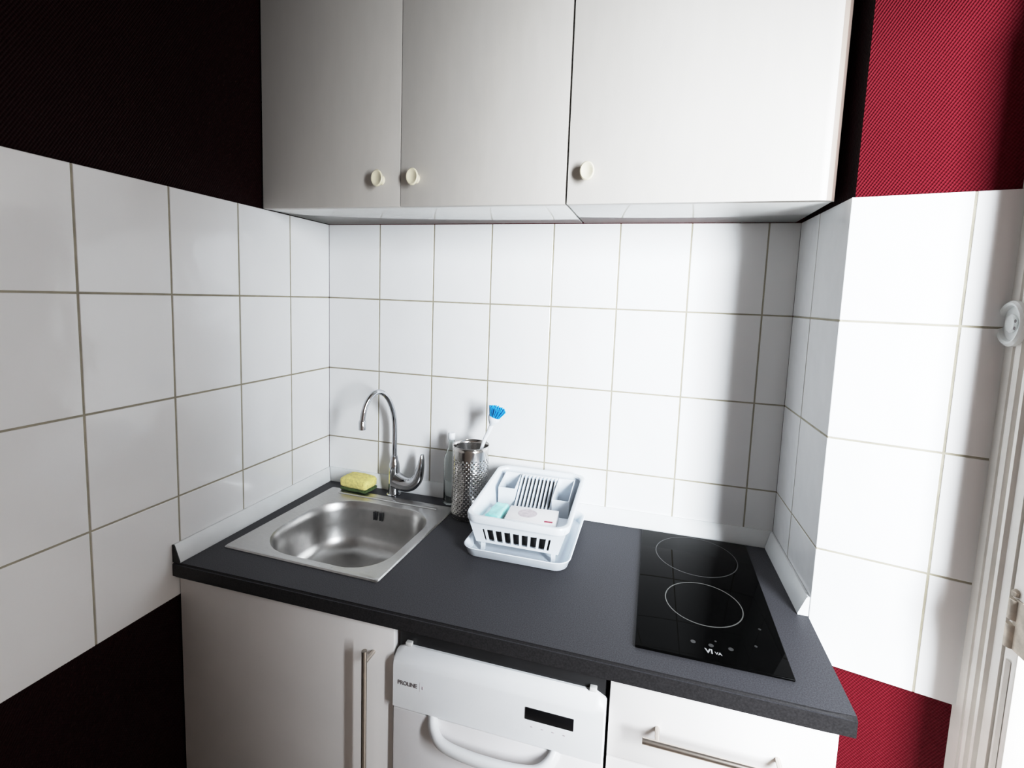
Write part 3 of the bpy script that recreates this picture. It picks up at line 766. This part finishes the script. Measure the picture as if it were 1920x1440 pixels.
# ------------------------------------------------------------------ hob
t = thing('cooktop', 'black two-ring ceramic glass hob set in the right end of the worktop', 'hob', (1.26, -0.29, ZT))
HX0, HX1, HY0, HY1 = 1.1165, 1.404, -0.558, -0.032
bm = bmesh.new(); box(bm, HX0, HX1, HY0, HY1, ZT + 0.0005, ZT + 0.006, 0.0022, 3); obj('glass_plate', bm, M['hob'], t)
def ring(bm, x, y, r, w_, a0=0, a1=2 * PI, n=96):
    m_ = n
    z0, z1 = ZT + 0.0058, ZT + 0.0062
    rs = []
    for i in range(m_ + 1):
        a = a0 + (a1 - a0) * i / m_; c, s = math.cos(a), math.sin(a)
        rs.append([(x + (r - w_) * c, y + (r - w_) * s, z0), (x + r * c, y + r * s, z0), (x + r * c, y + r * s, z1), (x + (r - w_) * c, y + (r - w_) * s, z1)])
    loft(bm, rs, True, True)
bm = bmesh.new(); ring(bm, 1.261, -0.366, 0.084, 0.0022); obj('ring_mark', bm, M['hob_mark'], t)
bm = bmesh.new(); ring(bm, 1.261, -0.146, 0.105, 0.0022); obj('ring_mark', bm, M['hob_dim'], t)
for x, y, r in ((1.229, -0.509, 0.005), (1.263, -0.510, 0.005), (1.300, -0.509, 0.005), (1.273, -0.494, 0.0022), (1.350, -0.484, 0.003), (1.368, -0.424, 0.003)):
    bm = bmesh.new(); lathe(bm, (x, y, ZT + 0.0056), [(r, 0), (r, 0.0006), (r * 0.6, 0.0006), (0.0003, 0.0006)], 16); obj('touch_control', bm, M['hob_dim'], t)
TOPM = Matrix.Identity(4)
bm = text_bm('VI', 0.017, Matrix.Translation((1.2500, -0.534, ZT + 0.0060)), bold=0.0006)
b2 = text_bm('VA', 0.010, Matrix.Translation((1.2680, -0.534, ZT + 0.0060)), bold=0.0003)
me_ = bpy.data.meshes.new('tmp'); b2.to_mesh(me_); b2.free(); bm.from_mesh(me_); bpy.data.meshes.remove(me_)
obj('lettering', bm, M['hob_logo'], t, 0)

# ------------------------------------------------------------------ light
def area(name, loc, target, sx, sy, power, col):
    l = bpy.data.lights.new(name, 'AREA'); l.shape = 'RECTANGLE'; l.size = sx; l.size_y = sy; l.energy = power; l.color = col
    o = bpy.data.objects.new(name, l); COL.objects.link(o); o.location = loc
    o.rotation_euler = (Vector(target) - Vector(loc)).to_track_quat('-Z', 'Y').to_euler()
    return o
area('window_daylight', LW, (0.9, -0.2, 1.3), LS, 1.3, LP, (0.875, 0.94, 1.0))

wd = bpy.data.worlds.new('room_ambient'); SC.world = wd; wd.use_nodes = True
bg = wd.node_tree.nodes['Background']; bg.inputs['Color'].default_value = (1.0, 0.93, 0.87, 1); bg.inputs['Strength'].default_value = AMB

# ------------------------------------------------------------------ camera
cam = bpy.data.cameras.new('camera'); co = bpy.data.objects.new('camera', cam); COL.objects.link(co)
cam.sensor_width = 36; cam.sensor_fit = 'HORIZONTAL'
cam.lens = 922.97 / 1920 * 36
cam.shift_x = (960 - 969.307) / 1920; cam.shift_y = (652.636 - 720) / 1920
R = [[0.9622145563590805, -0.2649685953123503, -0.06272791267767351], [0.2697591137806185, 0.9589738594361897, 0.08717314638324296], [0.03705628236875908, -0.10080069650681454, 0.9942163001685036]]
C = (1.1128695615026776, -1.507675862794446, 1.5827169643227181)
mw = Matrix.Identity(4)
for i in range(3):
    mw[i][0] = R[i][0]; mw[i][1] = R[i][2]; mw[i][2] = -R[i][1]; mw[i][3] = C[i]
co.matrix_world = mw
cam.clip_start = 0.02
SC.camera = co
SC.view_settings.view_transform = 'Standard'
SC.view_settings.look = 'None'
SC.view_settings.exposure = 0.0
# film-like shoulder so the daylight side rolls off instead of clipping
vs = SC.view_settings
vs.use_curve_mapping = True
cm = vs.curve_mapping
WL = 4.0
cm.white_level = (WL, WL, WL)
cm.use_clip = False
cv = cm.curves[3]
pts = [(0, 0), (0.10, 0.10), (0.25, 0.27), (0.45, 0.475), (0.75, 0.68), (1.2, 0.82), (2.0, 0.92), (3.0, 0.985), (4.0, 1.0)]
cv.points[0].location = (0, 0); cv.points[1].location = (1, 1)
for x, y in pts[1:-1]: cv.points.new(x / WL, y)
cm.update()
